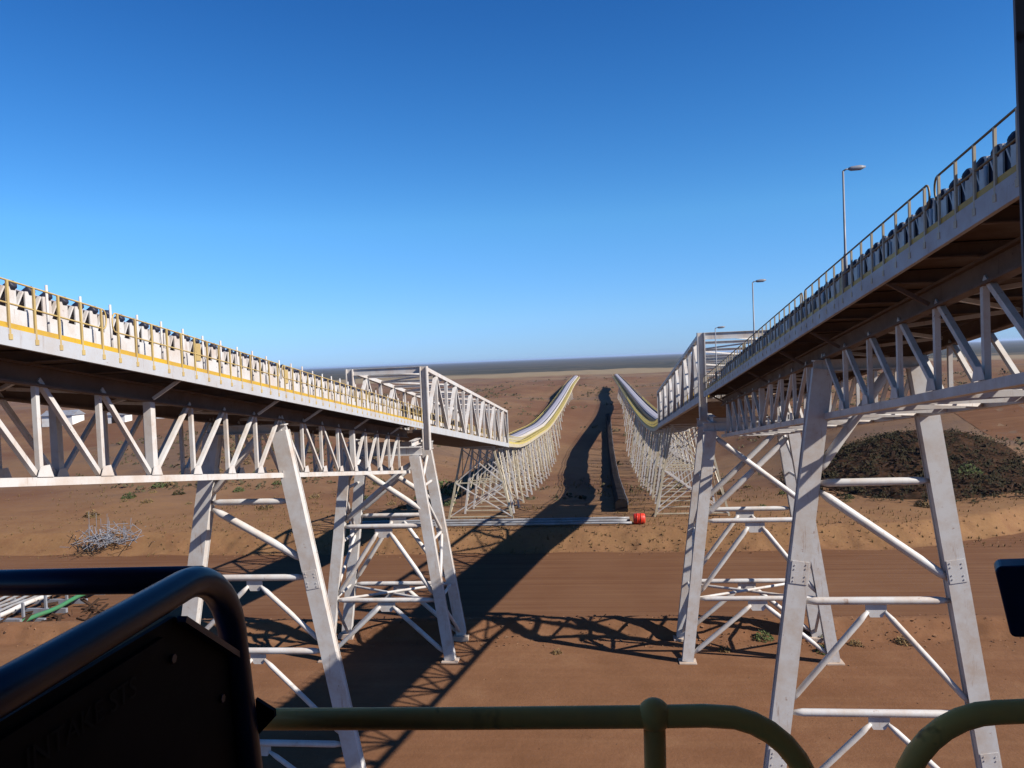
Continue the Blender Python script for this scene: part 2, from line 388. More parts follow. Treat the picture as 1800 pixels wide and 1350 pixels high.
# dirt road crossing below, and the side road that curves up on the right
def ribbon(name, pts, half, mat, lift=0.03, n=9):
    m = MB(); rows = []
    for i, p in enumerate(pts):
        a = Vector(pts[max(0, i-1)]); b = Vector(pts[min(len(pts)-1, i+1)]); t = (b-a).normalized(); nn = Vector((-t.y, t.x))
        rows.append([(p[0]+nn.x*s, p[1]+nn.y*s, gz(p[0]+nn.x*s, p[1]+nn.y*s)+lift) for s in [half*(2*k/(n-1)-1) for k in range(n)]])
    m.strip(rows); return tag(m.build(name, mat, smooth=True), kind='structure')
m = MB(); rows = []
for k in range(118):
    x = -150+1.8*k; y0 = road_lo(x)+0.6*noise.noise(Vector((x*0.15, 3, 0))); y1_ = bank_far(x)-0.2+0.8*noise.noise(Vector((x*0.12, 8, 0)))
    rows.append([(x, lerp(y0, y1_, j/40), gz(x, lerp(y0, y1_, j/40))+0.045) for j in range(41)])
m.strip(rows); tag(m.build('road', M['road'], smooth=True), kind='structure')
side = [(76-1.2*k, 100+1.2*k) for k in range(0, 1)]
cp = [(57, 96), (65, 108), (72, 124), (77, 146), (80, 172), (80, 204), (70, 234), (46, 252), (20, 258)]
sp = []
for i in range(len(cp)-1):
    p0 = cp[max(0, i-1)]; p1 = cp[i]; p2 = cp[i+1]; p3 = cp[min(len(cp)-1, i+2)]
    for k in range(12):
        t = k/12
        q = [0.5*((2*p1[j]) + (-p0[j]+p2[j])*t + (2*p0[j]-5*p1[j]+4*p2[j]-p3[j])*t*t + (-p0[j]+3*p1[j]-3*p2[j]+p3[j])*t**3) for j in (0, 1)]
        sp.append((q[0], q[1]))
ribbon('side_road', sp, 6.5, M['road'], 0.05, 13)

# ------------------------------------------------------------------ near galleries
FL_L, FL_R = 3.53, 4.46
XL, XR = -16.5, 9.6
DH = 2.90                                            # deck half width
TH = 1.66                                            # truss half width
def handrail(root, x, ya, yb, f, side, breaks, mat, h=1.1, step=0.88, name='handrail', postmat=None):
    cuts = [ya] + [b for b in breaks if ya < b < yb] + [yb]
    for c0, c1 in zip(cuts, cuts[1:]):
        a, b = c0+0.16, c1-0.16
        m = MB(); rr = 0.023; n = max(2, int((b-a)/2.5))
        top = [Vector((x, lerp(a+0.12, b-0.12, k/n), f(lerp(a+0.12, b-0.12, k/n))+h)) for k in range(n+1)]
        mid = [Vector((x, lerp(a+0.12, b-0.12, k/n), f(lerp(a+0.12, b-0.12, k/n))+h*0.52)) for k in range(n+1)]
        def loop(t_, m_, y_, s_):                    # D shaped closed end
            out = []
            for k in range(1, 8):
                an = math.pi*k/8; cz = (t_.z+m_.z)/2; rz = (t_.z-m_.z)/2
                out.append(Vector((x, y_ + s_*0.15*math.sin(an), cz + rz*math.cos(an))))
            return out
        path = top + loop(top[-1], mid[-1], top[-1].y, 1) + mid[::-1] + loop(top[0], mid[0], top[0].y, -1)[::-1] + [top[0]]
        m.tube(path, rr, 6, cap=False)
        hr = m.build(name, mat, root)
        k = max(1, round((b-a)/step))
        for i in range(k+1):
            y = lerp(a+0.2, b-0.2, i/k)
            pm = MB(); pm.beam((x+side*0.01, y, f(y)-0.20), (x+side*0.01, y, f(y)+h-0.01), 0.045, 0.062, (0,1,0))
            pm.box((x+side*0.01-0.035, y-0.06, f(y)-0.27), (x+side*0.01+0.035, y+0.06, f(y)-0.14))
            pm.build('post', postmat or mat, hr)
def longbar(name, mat, root, x, ya, yb, f, dz, wd, hd, n=1, ib=False, bevel=0):
    m = MB()
    for k in range(n):
        y0, y1 = lerp(ya, yb, k/n), lerp(ya, yb, (k+1)/n)
        (m.ibeam if ib else m.beam)((x, y0, f(y0)+dz), (x, y1, f(y1)+dz), wd, hd)
    return m.build(name, mat, root, bevel)
def box_sweep(name, mat, root, x0, x1, z0, z1, ys_, f, kx=lambda y: 0):
    m = MB()
    m.sweep([[(x0+kx(y), y, f(y)+z0), (x1+kx(y), y, f(y)+z0), (x1+kx(y), y, f(y)+z1), (x0+kx(y), y, f(y)+z1)] for y in ys_])
    return m.build(name, mat, root)
def idlers(root, xcen, f, ya, yb, step, drop=0.0):
    y = ya; i = 0
    base = None
    while y < yb and i < 70:
        z = f(y)
        if base is None:
            m = MB()
            for s in (-1, 1):
                xx = xcen + s*1.16
                m.box((xx-0.02, y-0.17, z+0.88), (xx+0.02, y+0.17, z+1.50))
                m.beam((xx, y, z+0.60), (xx, y, z+0.02), 0.07, 0.09)
                m.beam((xx-s*0.06, y+0.17, z+0.92), (xx-s*0.06, y+0.46, z+1.40), 0.05, 0.11, (1,0,0))
                m.beam((xx-s*0.05, y, z+1.36), (xx-s*0.62, y, z+0.98), 0.07, 0.07, (0,1,0))
            m.beam((xcen-1.1, y, z+0.90), (xcen+1.1, y, z+0.90), 0.10, 0.08)
            fr = m.build('idler_frame', M['white'], root)
            me = fr.data                             # one mesh for all frames; each frame has its own place on the slope
            for v in me.vertices: v.co = v.co - Vector((0, y, z)) + parent_world(root)
            fr.location = Vector((0, y, z)) - parent_world(root)
            ros = []
            for s in (-1, 1):
                r = MB(); r.tube([(xcen+s*0.86, 0.05, 1.34), (xcen+s*0.90, 0.05, 1.367), (xcen+s*1.20, 0.05, 1.567), (xcen+s*1.23, 0.05, 1.587)], [0.09, 0.135, 0.135, 0.10], 6)
                ro = r.build('roller', M['roller']); ro.parent = fr; ro.location.z = -drop; ros.append(ro)
            base = (fr, ros)
        else:
            c = base[0].copy(); C.objects.link(c); c.location = Vector((0, y, z)) - parent_world(root)
            for ro in base[1]:
                d = ro.copy(); C.objects.link(d); d.parent = c
        y += step; i += 1
def belt_on(root, xcen, f, ys_, mat, kx=lambda y: 0):
    m = MB()
    prof = [(-1.08, 1.50), (-0.50, 1.16), (0.50, 1.16), (1.08, 1.50)]
    m.sweep([[(xcen+kx(y)+px, y, f(y)+pz) for px, pz in prof] + [(xcen+kx(y)+px, y, f(y)+pz-0.03) for px, pz in prof[::-1]] for y in ys_])
    return m.build('belt', mat, root)

def near_gallery(name, xcen, inner, FL, ya, yb, bents, label, breaks):
    """inner: +1 when the side facing the gap is to the right of the gallery"""
    xk = xcen + inner*(0.18 if inner > 0 else 0.62)     # the belt runs nearer the inner walkway
    f = lambda y: FL + (SLL if inner > 0 else SLR)*y
    root = empty(name, (xcen, ya, f(ya)), label, 'conveyor')
    X = lambda s: xcen + inner*s
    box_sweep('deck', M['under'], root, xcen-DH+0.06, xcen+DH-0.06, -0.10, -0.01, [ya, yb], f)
    for s in (1, -1):
        longbar('side_beam', M['beam'], root, X(s*DH), ya, yb, f, -0.215, 0.10, 0.41)
        longbar('toe_plate', M['yellow'], root, X(s*DH), ya, yb, f, 0.06, 0.03, 0.13)
    handrail(root, X(DH)+inner*0.02, ya, yb, f, inner, breaks, M['ochre'] if inner > 0 else M['ochre_shade'], postmat=M['ochre'] if inner > 0 else M['cream'], h=1.1 if inner > 0 else 1.0)
    handrail(root, X(-DH)-inner*0.02, ya, yb, f, -inner, [], M['ochre'], step=1.7)
    for s in (1, -1):
        longbar('stringer', M['white'] if inner > 0 else M['navy'], root, xk+s*(1.16 if inner > 0 else 1.07), ya, yb, f, 0.72 if inner > 0 else 1.02, 0.08, 0.42 if inner > 0 else 0.92)  # right stringers navy instead of white: shade of that side in the colour
    belt_on(root, xk, f, [ya, yb], M['belt'])
    m = MB(); m.sweep([[(xcen-0.75, y, f(y)+0.32), (xcen+0.75, y, f(y)+0.32), (xcen+0.75, y, f(y)+0.35), (xcen-0.75, y, f(y)+0.35)] for y in (ya, yb)])
    m.build('return_belt', M['darkbelt'], root)
    idlers(root, xk, f, max(ya, 13 if inner > 0 else 9), yb, 0.655, 0.0 if inner > 0 else 0.13)
    # yellow guards over some idlers
    for k, y in enumerate((28.1, 36.2, 46.5, 47.8) if inner > 0 else (27.4, 41.0)):
        mm = MB(); xg = xk+inner*1.22; mm.box((xg-0.02, y-0.17, f(y)+0.80), (xg+0.02, y+0.17, f(y)+1.44)); mm.build('guard_plate', M['ochre'], root)
    # short white masts standing behind the rail
    y = 19.15 if inner > 0 else 15.3; k = 0
    while y < yb-1 and k < 34:
        mm = MB(); hh = (1.52 if inner > 0 else 0.98) + 0.08*random.random()
        mm.tube([(X(DH-0.75), y, f(y)), (X(DH-0.75), y, f(y)+hh)], 0.035, 6)
        mm.build('mast', M['white'], root); y += 1.32; k += 1
    # truss under the deck
    zt, zb = -0.78, -3.56 if inner > 0 else -3.16
    for s in (1, -1):
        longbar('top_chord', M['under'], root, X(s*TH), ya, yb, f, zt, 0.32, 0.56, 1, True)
        longbar('bottom_chord', M['white'], root, X(s*TH), ya, yb, f, zb, 0.30, 0.22, 1)
    for (b0, b1) in zip(bents, bents[1:]):
        n = round((b1-b0)/2.52); mid = n/2
        for i in range(n+1):
            y = lerp(b0, b1, i/n)
            if y < ya or y > yb: continue
            if i < n or b1 == bents[-1]:
                thick = 0.26 if abs(i-mid) < 0.6 else 0.135
                for s in (1, -1):
                    mm = MB(); mm.beam((X(s*TH), y, f(y)+zt-0.26), (X(s*TH), y, f(y)+zb+0.12), thick, thick, (0,1,0)); mm.build('truss_vertical', M['white'], root)
                    gp = MB(); gw = 0.30; gp.poly([(X(s*TH+0.16)*1.0, y-gw, f(y-gw)+zb+0.12), (X(s*TH+0.16), y+gw, f(y+gw)+zb+0.12), (X(s*TH+0.16), y+gw*0.55, f(y)+zb+0.42), (X(s*TH+0.16), y-gw*0.55, f(y)+zb+0.42)], (inner*0.02, 0, 0)); gp.build('gusset_plate', M['white'], root)
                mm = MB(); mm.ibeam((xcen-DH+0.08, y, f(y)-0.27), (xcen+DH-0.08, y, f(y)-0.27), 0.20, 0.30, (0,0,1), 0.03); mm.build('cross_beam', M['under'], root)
                mm = MB(); mm.beam((xcen-TH+0.16, y, f(y)+zb), (xcen+TH-0.16, y, f(y)+zb), 0.16, 0.16); mm.build('bottom_strut', M['white'], root)
                for s in ((1, -1) if i % 3 == 1 else ()):   # bracket carrying the walkway
                    mm = MB(); mm.beam((X(s*(TH+0.17)), y, f(y)-0.95), (X(s*(DH-0.1)), y, f(y)-0.36), 0.10, 0.10); mm.build('walkway_bracket', M['white'] if inner > 0 else M['under'], root)  # right gallery brackets get their shade from the dark brown
            if i < n:
                yn = lerp(b0, b1, (i+1)/n)
                if yn > yb: continue
                down = i < mid
                for s in (1, -1):
                    za, zz = (zt-0.1, zb+0.14) if down else (zb+0.14, zt-0.1)
                    mm = MB(); mm.beam((X(s*TH), y+0.1, f(y)+za), (X(s*TH), yn-0.1, f(yn)+zz), 0.13, 0.14, (1,0,0)); mm.build('truss_diagonal', M['white'], root)
                mm = MB(); q = 1 if i % 2 else -1
                mm.beam((X(q*(TH-0.2)), y+0.12, f(y)+zb+0.0), (X(-q*(TH-0.2)), yn-0.12, f(yn)+zb+0.0), 0.11, 0.11)
                mm.build('lateral_brace', M['white'], root)
                mm = MB(); mm.beam((X(-q*(TH-0.3)), y+0.12, f(y)+zt), (X(q*(TH-0.3)), yn-0.12, f(yn)+zt), 0.11, 0.11)
                mm.build('top_brace', M['white'], root)
    return root, f
gl, fL = near_gallery('conveyor_gallery', XL, 1, FL_L, 8.0, 57.2, [14.0, 34.6, 54.8], 'inclined conveyor gallery at left, sunlit white side beam, yellow toe plate and rail', [20.55, 32.0, 44.0])
grt, fR = near_gallery('conveyor_gallery', XR, -1, FL_R, 2.0, 57.2, [-4.7, 30.4, 55.0], 'inclined conveyor gallery at right seen from below, shaded side beam and dark posts', [13.4, 17.2, 28.0, 40.0])

# ------------------------------------------------------------------ bents and towers
def pipe_brace(root, a, b, r=0.15, name='brace'):
    a = Vector(a); b = Vector(b); m = MB(); d = (b-a).normalized(); L = (b-a).length
    m.tube([a+d*0.02, a+d*min(0.45, L*0.1), b-d*min(0.45, L*0.1), b-d*0.02], [r*0.55, r, r, r*0.55], 10)
    return m.build(name, M['white'], root)
def legbox(root, a, b, wx, wy, name='leg'):
    m = MB(); a = Vector(a); b = Vector(b)
    # open H section: two wide plates facing the line and a web
    for s in (-1, 1):
        m.beam(a+Vector((0, s*(wy/2-0.02), 0)), b+Vector((0, s*(wy/2-0.02), 0)), wx, 0.04, (0,1,0))
    m.beam(a, b, wx*0.9, wy-0.09, (0,1,0))
    return m.build(name, M['white'], root)
def splice(root, a, b, t, wx, wy):
    a = Vector(a); b = Vector(b); p = a.lerp(b, t); d = (b-a).normalized()*0.42
    m = MB(); m.beam(p-d, p+d, wx*0.86, wy+0.05, (0,1,0)); m.build('splice_plate', M['white'], root)
    for q in (-0.7, -0.35, 0.35, 0.7):
        for e in (-0.28, 0.28):
            c = p+d*q+Vector((e*wx, -wy/2-0.035, 0)); m = MB(); m.tube([c+Vector((0, 0.008, 0)), c-Vector((0, 0.012, 0))], 0.026, 6); m.build('bolt', M['white'], root)
def footing(root, x, y):
    z = gz(x, y)
    m = MB(); m.box((x-0.6, y-0.5, z-0.5), (x+0.6, y+0.5, z+0.10)); m.build('footing', M['concrete'], root, 0.03)
def plate(root, x, y, z, wd=0.75, hd=0.5):
    m = MB(); m.poly([(x-wd/2, y, z), (x+wd/2, y, z), (x+wd/2, y, z-hd*0.5), (x+wd*0.28, y, z-hd), (x-wd*0.28, y, z-hd), (x-wd/2, y, z-hd*0.5)], (0, 0.04, 0))
    m.build('gusset_plate', M['white'], root)
def frame_face(root, y, xl, xr, zs, xtop, lw):
    """xl(z), xr(z): leg centre lines; zs: heights of the struts; the top panel gets a diagonal and a knee"""
    for i, z in enumerate(zs):
        pipe_brace(root, (xl(z)+lw/2-0.05, y, z), (xr(z)-lw/2+0.05, y, z), 0.145, 'strut')
def planar_bent(xcen, y, ztop, label, tophalf, basehalf, zs, diag_panels, lw=0.72):
    zb = gz(xcen-basehalf, y), gz(xcen+basehalf, y)
    root = empty('support_bent', (xcen, y, min(zb)), label, 'support frame', 'two-legged frames under the near galleries')
    H = ztop - min(zb)
    half = lambda z: lerp(basehalf, tophalf, (z-min(zb))/H)
    xl = lambda z: xcen - half(z); xr = lambda z: xcen + half(z)
    for s, x_ in ((-1, xl), (1, xr)):
        legbox(root, (x_(ztop), y, ztop), (x_(min(zb)), y, gz(x_(min(zb)), y)+0.1), lw, 0.50)
        footing(root, x_(min(zb)), y)
        for t_ in (0.36, 0.70): splice(root, (x_(ztop), y, ztop), (x_(min(zb)), y, min(zb)), t_, lw, 0.50)
    m = MB(); m.ibeam((xl(ztop)-0.3, y, ztop+0.12), (xr(ztop)+0.3, y, ztop+0.12), 0.45, 0.42, (0,0,1), 0.05); m.build('cap_beam', M['white'], root)
    frame_face(root, y, xl, xr, zs, ztop, lw)
    # knee from the left leg up to the truss, long diagonal, then inverted Vs
    pipe_brace(root, (xl(zs[0])+0.3, y, zs[0]+0.35), (lerp(xl(ztop), xr(ztop), 0.72), y, ztop-0.05), 0.17)
    pipe_brace(root, (xl(zs[0])+0.35, y, zs[0]-0.3), (xr(zs[1])-0.3, y, zs[1]+0.75), 0.17)
    lev = zs[1:] + [min(zb)+0.5]
    for za, zz in zip(lev, lev[1:]):
        xm = (xl(za)+xr(za))/2
        plate(root, xm, y, za-0.12)
        for s, x_ in ((-1, xl), (1, xr)):
            pipe_brace(root, (xm+s*0.28, y, za-0.38), (x_(zz)-s*0.28, y, zz+0.35), 0.115)
    return root
zz = lambda f, y, d: f(y)+d
planar_bent(XL+0.05, 34.6, fL(34.6)-1.55, 'two-legged white frame carrying the left gallery, nearer than the bridge tower', 1.6, 5.0, [-6.0, -9.5, -12.9, -17.2], 2)
planar_bent(XR-0.1, 30.4, fR(30.4)-1.40, 'tall two-legged white frame carrying the right gallery nearest the viewer', 1.68, 4.62, [-5.0, -9.4, -13.6, -17.8], 2)

def tower(xcen, yf, yr, ztop, tophalf, basehalf, label):
    zb = PAD
    root = empty('bridge_tower', (xcen, (yf+yr)/2, zb), label, 'tower', 'four-legged towers at the near ends of the bridges')
    H = ztop-zb; half = lambda z: lerp(basehalf, tophalf, (z-zb)/H)
    lw = 0.76
    ysp = lambda y, z: y + (0.35 if y == yr else -0.35)*(ztop-z)/H
    zs = [-11.7, -17.1]
    for y in (yf, yr):
        for s in (-1, 1):
            legbox(root, (xcen+s*half(ztop), ysp(y, ztop), ztop), (xcen+s*half(zb), ysp(y, zb), gz(xcen+s*half(zb), ysp(y, zb))+0.1), lw, 0.5)
            footing(root, xcen+s*half(zb), ysp(y, zb))
        m = MB(); m.ibeam((xcen-tophalf-0.5, y, ztop+0.30), (xcen+tophalf+0.5, y, ztop+0.30), 0.5, 0.60, (0,0,1), 0.05); m.build('cap_beam', M['white'], root)
        Lx = lambda z: xcen-half(z)+0.35; Rx = lambda z: xcen+half(z)-0.35
        for z in zs: pipe_brace(root, (Lx(z), ysp(y, z), z), (Rx(z), ysp(y, z), z), 0.17, 'strut')
        pipe_brace(root, (Lx(ztop), ysp(y, ztop)-0.12, ztop-0.5), (Rx(zs[0]), ysp(y, zs[0])-0.12, zs[0]+1.2), 0.20)
        pipe_brace(root, (Lx(zs[0]), ysp(y, zs[0])+0.15, zs[0]+0.4), (Rx(ztop), ysp(y, ztop)+0.15, ztop-0.6), 0.20)
        for za, zz_ in ((zs[0], zs[1]+0.4), (zs[1], zb+0.7)):
            plate(root, xcen, ysp(y, za), za-0.15, 1.3, 0.7)
            for s, X_ in ((-1, Lx), (1, Rx)): pipe_brace(root, (xcen+s*0.45, ysp(y, za), za-0.45), (X_(zz_), ysp(y, zz_), zz_), 0.16)
    for s in (-1, 1):                                # side faces
        lev = [ztop-0.4, -9.0, -13.0, -17.1, zb+0.6]
        for i, (za, zz_) in enumerate(zip(lev, lev[1:])):
            a, b = (yf, yr) if i % 2 else (yr, yf)
            pipe_brace(root, (xcen+s*half(za), ysp(a, za), za), (xcen+s*half(zz_), ysp(b, zz_), zz_), 0.12)
            if i: pipe_brace(root, (xcen+s*half(za), ysp(yf, za)+0.2, za), (xcen+s*half(za), ysp(yr, za)-0.2, za), 0.11, 'strut')
    pipe_brace(root, (xcen-half(-17.1), ysp(yf, -17.1), -17.1), (xcen+half(-17.1), ysp(yr, -17.1), -17.1), 0.10)
    pipe_brace(root, (xcen+half(-17.1), ysp(yf, -17.1), -17.25), (xcen-half(-17.1), ysp(yr, -17.1), -17.25), 0.10)
    for s in (-1, 1):
        m = MB(); m.ibeam((xcen+s*(tophalf-0.2), yf, ztop+0.82), (xcen+s*(tophalf-0.2), yr, ztop+0.82), 0.4, 0.4, (0,0,1), 0.04); m.build('bearing_beam', M['white'], root)
    return root
tower(XL-0.1, 56.2, 60.0, fL(58)-2.1, 2.55, 4.6, 'four-legged white tower under the left box bridge')
tower(XR+0.1, 56.2, 60.0, fR(58)-2.6, 2.75, 4.9, 'four-legged white tower under the right box bridge')

# ------------------------------------------------------------------ box truss bridges
def box_bridge(xcen, inner, f, ya, yb, label):
    root = empty('box_bridge', (xcen, ya, f(ya)), label, 'bridge', 'enclosed box truss bridges')
    HB, zt, zb = 2.85, 4.2, -0.45
    X = lambda s: xcen + inner*s*HB
    n = 12
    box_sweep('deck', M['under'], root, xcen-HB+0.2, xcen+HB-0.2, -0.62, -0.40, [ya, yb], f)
    for s in (1, -1):
        longbar('bottom_chord', M['beam'], root, X(s), ya, yb, f, zb+0.12, 0.34, 0.52)
        longbar('top_chord', M['white'], root, X(s), ya, yb, f, zt, 0.30, 0.30)
        longbar('toe_plate', M['yellow'], root, xcen+inner*s*2.35, ya, yb, f, 0.02, 0.03, 0.22)
        handrail(root, xcen+inner*s*2.40, ya, yb, f, s, [], M['yellow'], step=1.3)
    for i in range(n+1):
        y = lerp(ya, yb, i/n)
        for s in (1, -1):
            if i in (0, n):
                mm = MB(); t = 0.55 if i == 0 else 0.30
                mm.ibeam((X(s), y, f(y)+zt+0.15), (X(s), y, f(y)+zb-(1.5 if i == 0 else 0.2)), t, t, (1,0,0), 0.07); mm.build('portal_post', M['white'], root)
            else:
                mm = MB(); mm.beam((X(s), y, f(y)+zt-0.15), (X(s), y, f(y)+zb+0.38), 0.24, 0.26, (0,1,0)); mm.build('truss_vertical', M['white'], root)
            if i < n:
                yn = lerp(ya, yb, (i+1)/n)
                a, b = (zb+0.4, zt-0.2) if i % 2 == 0 else (zt-0.2, zb+0.4)
                mm = MB(); mm.beam((X(s), y+0.15, f(y)+a), (X(s), yn-0.15, f(yn)+b), 0.20, 0.26, (1,0,0)); mm.build('truss_diagonal', M['white'], root)
        mm = MB(); hd = 0.5 if i == 0 else 0.22
        mm.ibeam((xcen-HB+0.16, y, f(y)+zt-(0.1 if i == 0 else 0)), (xcen+HB-0.16, y, f(y)+zt-(0.1 if i == 0 else 0)), 0.2, hd, (0,0,1), 0.03)
        mm.build('portal_beam' if i == 0 else 'roof_beam', M['white'], root)
        if i < n:
            yn = lerp(ya, yb, (i+1)/n); q = 1 if i % 2 else -1
            mm = MB(); mm.beam((xcen+q*(HB-0.2), y+0.2, f(y)+zt), (xcen-q*(HB-0.2), yn-0.2, f(yn)+zt), 0.12, 0.12); mm.build('roof_brace', M['white'], root)
    for s in (1, -1): longbar('stringer', M['white'], root, xcen+s*1.16, ya, yb, f, 0.72, 0.08, 0.34)
    belt_on(root, xcen, f, [ya, yb], M['belt'])
    m = MB()
    y = ya+0.6
    while y < yb:
        for s in (-1, 1): m.box((xcen+s*1.12-0.02, y-0.2, f(y)+0.86), (xcen+s*1.12+0.02, y+0.2, f(y)+1.5))
        y += 1.3
    m.build('idler_plates', M['cream'], root)
    return root
YB = 106.0
box_bridge(XL, 1, fL, 58.5, YB, 'white box truss bridge on the left line, far end by the yellow curve')
box_bridge(XR, -1, fR, 58.5, YB+4, 'white box truss bridge on the right line, its shaded side toward the gap')

# ------------------------------------------------------------------ far lines
pl = spl([(YB-20, fL(YB-20)), (YB, fL(YB)), (128, fL(128)+0.5), (160, -15.4), (200, -17.0), (260, -16.9), (330, -15.6), (400, -13.9), (520, -12.9)])
pr = spl([(YB-16, fR(YB-16)), (YB+4, fR(YB+4)), (126, -11.6), (150, -12.9), (190, -13.6), (260, -13.6), (330, -13.3), (400, -13.2), (520, -13.0)])
def far_line(xcen, inner, f, ya, yb, label):
    root = empty('overland_conveyor', (xcen, ya, f(ya)), label, 'conveyor', 'far conveyor lines in the valley')
    ys_ = [lerp(ya, yb, (k/60)**1.3) for k in range(61)]
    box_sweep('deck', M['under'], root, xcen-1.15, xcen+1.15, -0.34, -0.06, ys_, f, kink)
    for s in (1, -1):
        x = xcen+inner*2.6 if s == 1 else xcen-inner*1.9
        box_sweep('side_beam', M['cream'], root, x-0.06, x+0.06, -0.46, 0.0, ys_, f, kink)
        m = MB(); wa, wb = sorted((xcen+inner*s*1.2, x-inner*s*0.08)); y = ya+0.1
        while y < yb:
            st_ = 0.42 if y < 220 else 0.8
            m.box((wa+kink(y), y, f(y)-0.05), (wb+kink(y), y+st_*0.42, f(y)-0.01)); y += st_
        m.build('walkway', M['paleyellow'], root)
        box_sweep('toe_plate', M['paleyellow'], root, x-0.02, x+0.02, 0.004, 0.28, ys_, f, kink)
        m = MB()
        for hz in (0.58, 1.1):
            m.tube([(x+kink(y), y, f(y)+hz) for y in ys_], 0.045, 6)
        hr = m.build('handrail', M['paleyellow'], root)
        y = ya+0.5; c = 0
        while y < min(yb, 250) and c < 90:
            mm = MB(); mm.beam((x+kink(y), y, f(y)-0.1), (x+kink(y), y, f(y)+1.1), 0.07, 0.09, (0,1,0)); mm.build('post', M['paleyellow'], hr); y += 1.5; c += 1
        xs_ = xcen + s*1.25
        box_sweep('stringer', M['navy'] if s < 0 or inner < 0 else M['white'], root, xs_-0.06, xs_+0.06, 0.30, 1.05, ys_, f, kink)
    m = MB(); prof = [(-0.85, 1.0), (-0.5, 1.14), (0.5, 1.14), (0.85, 1.0)]
    m.sweep([[(xcen+kink(y)+px, y, f(y)+pz) for px, pz in prof] + [(xcen+kink(y)+px, y, f(y)+pz-0.05) for px, pz in prof[::-1]] for y in ys_])
    m.build('belt', M['belt'], root)
    return root
far_line(XL, 1, pl, YB+0.35, 520, 'yellow-railed conveyor curving through the valley beyond the left bridge')
far_line(XR, -1, pr, YB+4.35, 520, 'dark-sided conveyor curving through the valley beyond the right bridge')

ORD = ['first', 'second', 'third', 'fourth', 'fifth', 'sixth', 'seventh', 'eighth', 'ninth', 'tenth', 'eleventh', 'twelfth', 'thirteenth', 'fourteenth',
       'fifteenth', 'sixteenth', 'seventeenth', 'eighteenth', 'nineteenth', 'twentieth', 'twenty-first', 'twenty-second', 'twenty-third', 'twenty-fourth',
       'twenty-fifth', 'twenty-sixth', 'twenty-seventh', 'twenty-eighth', 'twenty-ninth', 'thirtieth']
def trestle(xcen, y, f, idx, line):
    xc_ = xcen + kink(y); zt = f(y)-0.50; zb = gz(xc_, y)
    H = zt-zb
    if H < 1.2: return
    th = 1.9; bh = th + 0.16*H + (0.7 if idx == 0 else 0)
    root = empty('trestle', (xc_, y, zb), '%s white trestle from the viewer under the valley conveyor on the %s' % (ORD[idx], line), 'trestle', 'trestles under the valley conveyors')
    for s in (-1, 1):
        zf = gz(xc_+s*bh, y)
        m = MB(); m.beam((xc_+s*th, y, zt), (xc_+s*bh, y, zf), 0.25, 0.25, (0,1,0)); m.build('leg', M['white' if idx % 3 else 'cream'], root)
    m = MB(); m.beam((xc_-th-0.4, y, zt-0.05), (xc_+th+0.4, y, zt-0.05), 0.34, 0.34); m.build('cap_beam', M['white'], root)
    n = 2 if H > 4 else 1
    hw = lambda z: lerp(bh, th, (z-zb)/H)
    for i in range(n):
        za = zb+0.4+(H-0.8)*i/n; zz_ = zb+0.4+(H-0.8)*(i+1)/n
        for s in (-1, 1):
            m = MB(); m.beam((xc_-s*hw(za), y+s*0.08, za), (xc_+s*hw(zz_), y+s*0.08, zz_), 0.12, 0.12); m.build('brace', M['white'], root)
        m = MB(); m.beam((xc_-hw(za), y, za), (xc_+hw(za), y, za), 0.13, 0.13); m.build('strut', M['cream'], root)
    for s in (-1, 1):                                # raking struts along the line
        y2 = y+random.uniform(4.2, 6.2)
        y3 = y+6.8; za3 = gz(xc_, y3)+0.6
        m = MB(); m.beam((xc_+s*th, y, zt-0.3), (xc_+s*lerp(th, bh, 0.8), y3, max(za3, zb+0.6)), 0.09, 0.09); m.build('rake', M['cream'], root)
        m = MB(); m.beam((xc_+s*hw(zb+0.5), y, zb+0.5), (xc_+s*th, y2, f(y2)-0.55), 0.11, 0.11); m.build('rake', M['cream'], root)
for line, xcen, f, y0 in (('left', XL, pl, 98.5), ('right', XR, pr, 98.5)):
    y = y0; k = 0
    while y < 420 and k < 30:
        trestle(xcen, y, f if y > 107 else (fL if line == 'left' else fR), k, line); y += random.uniform(6.2, 7.8) if y < 200 else 12.0; k += 1

# low covered ground conveyor between the lines
m = MB(); yl = [104 + 3*k for k in range(58)]
m.sweep([[(1.2+kink(y)+px, y, gz(1.2+kink(y), y)+pz) for px, pz in ((-0.8, -0.3), (0.8, -0.3), (0.8, 1.3), (0.4, 1.7), (-0.4, 1.7), (-0.8, 1.3))] for y in yl])
rt = empty('ground_conveyor', (1.2, 104, gz(1.2, 104)), 'low dark covered conveyor lying on the valley floor between the two lines', 'conveyor')
m.build('cover', M['darkbelt'], rt)
m = MB(); m.sweep([[(1.2+kink(y)+0.83+px, y, gz(1.2+kink(y), y)+pz) for px, pz in ((0, 0.9), (0.06, 0.9), (0.06, 1.25), (0, 1.25))] for y in yl]); m.build('edge_rail', M['galv'], rt)

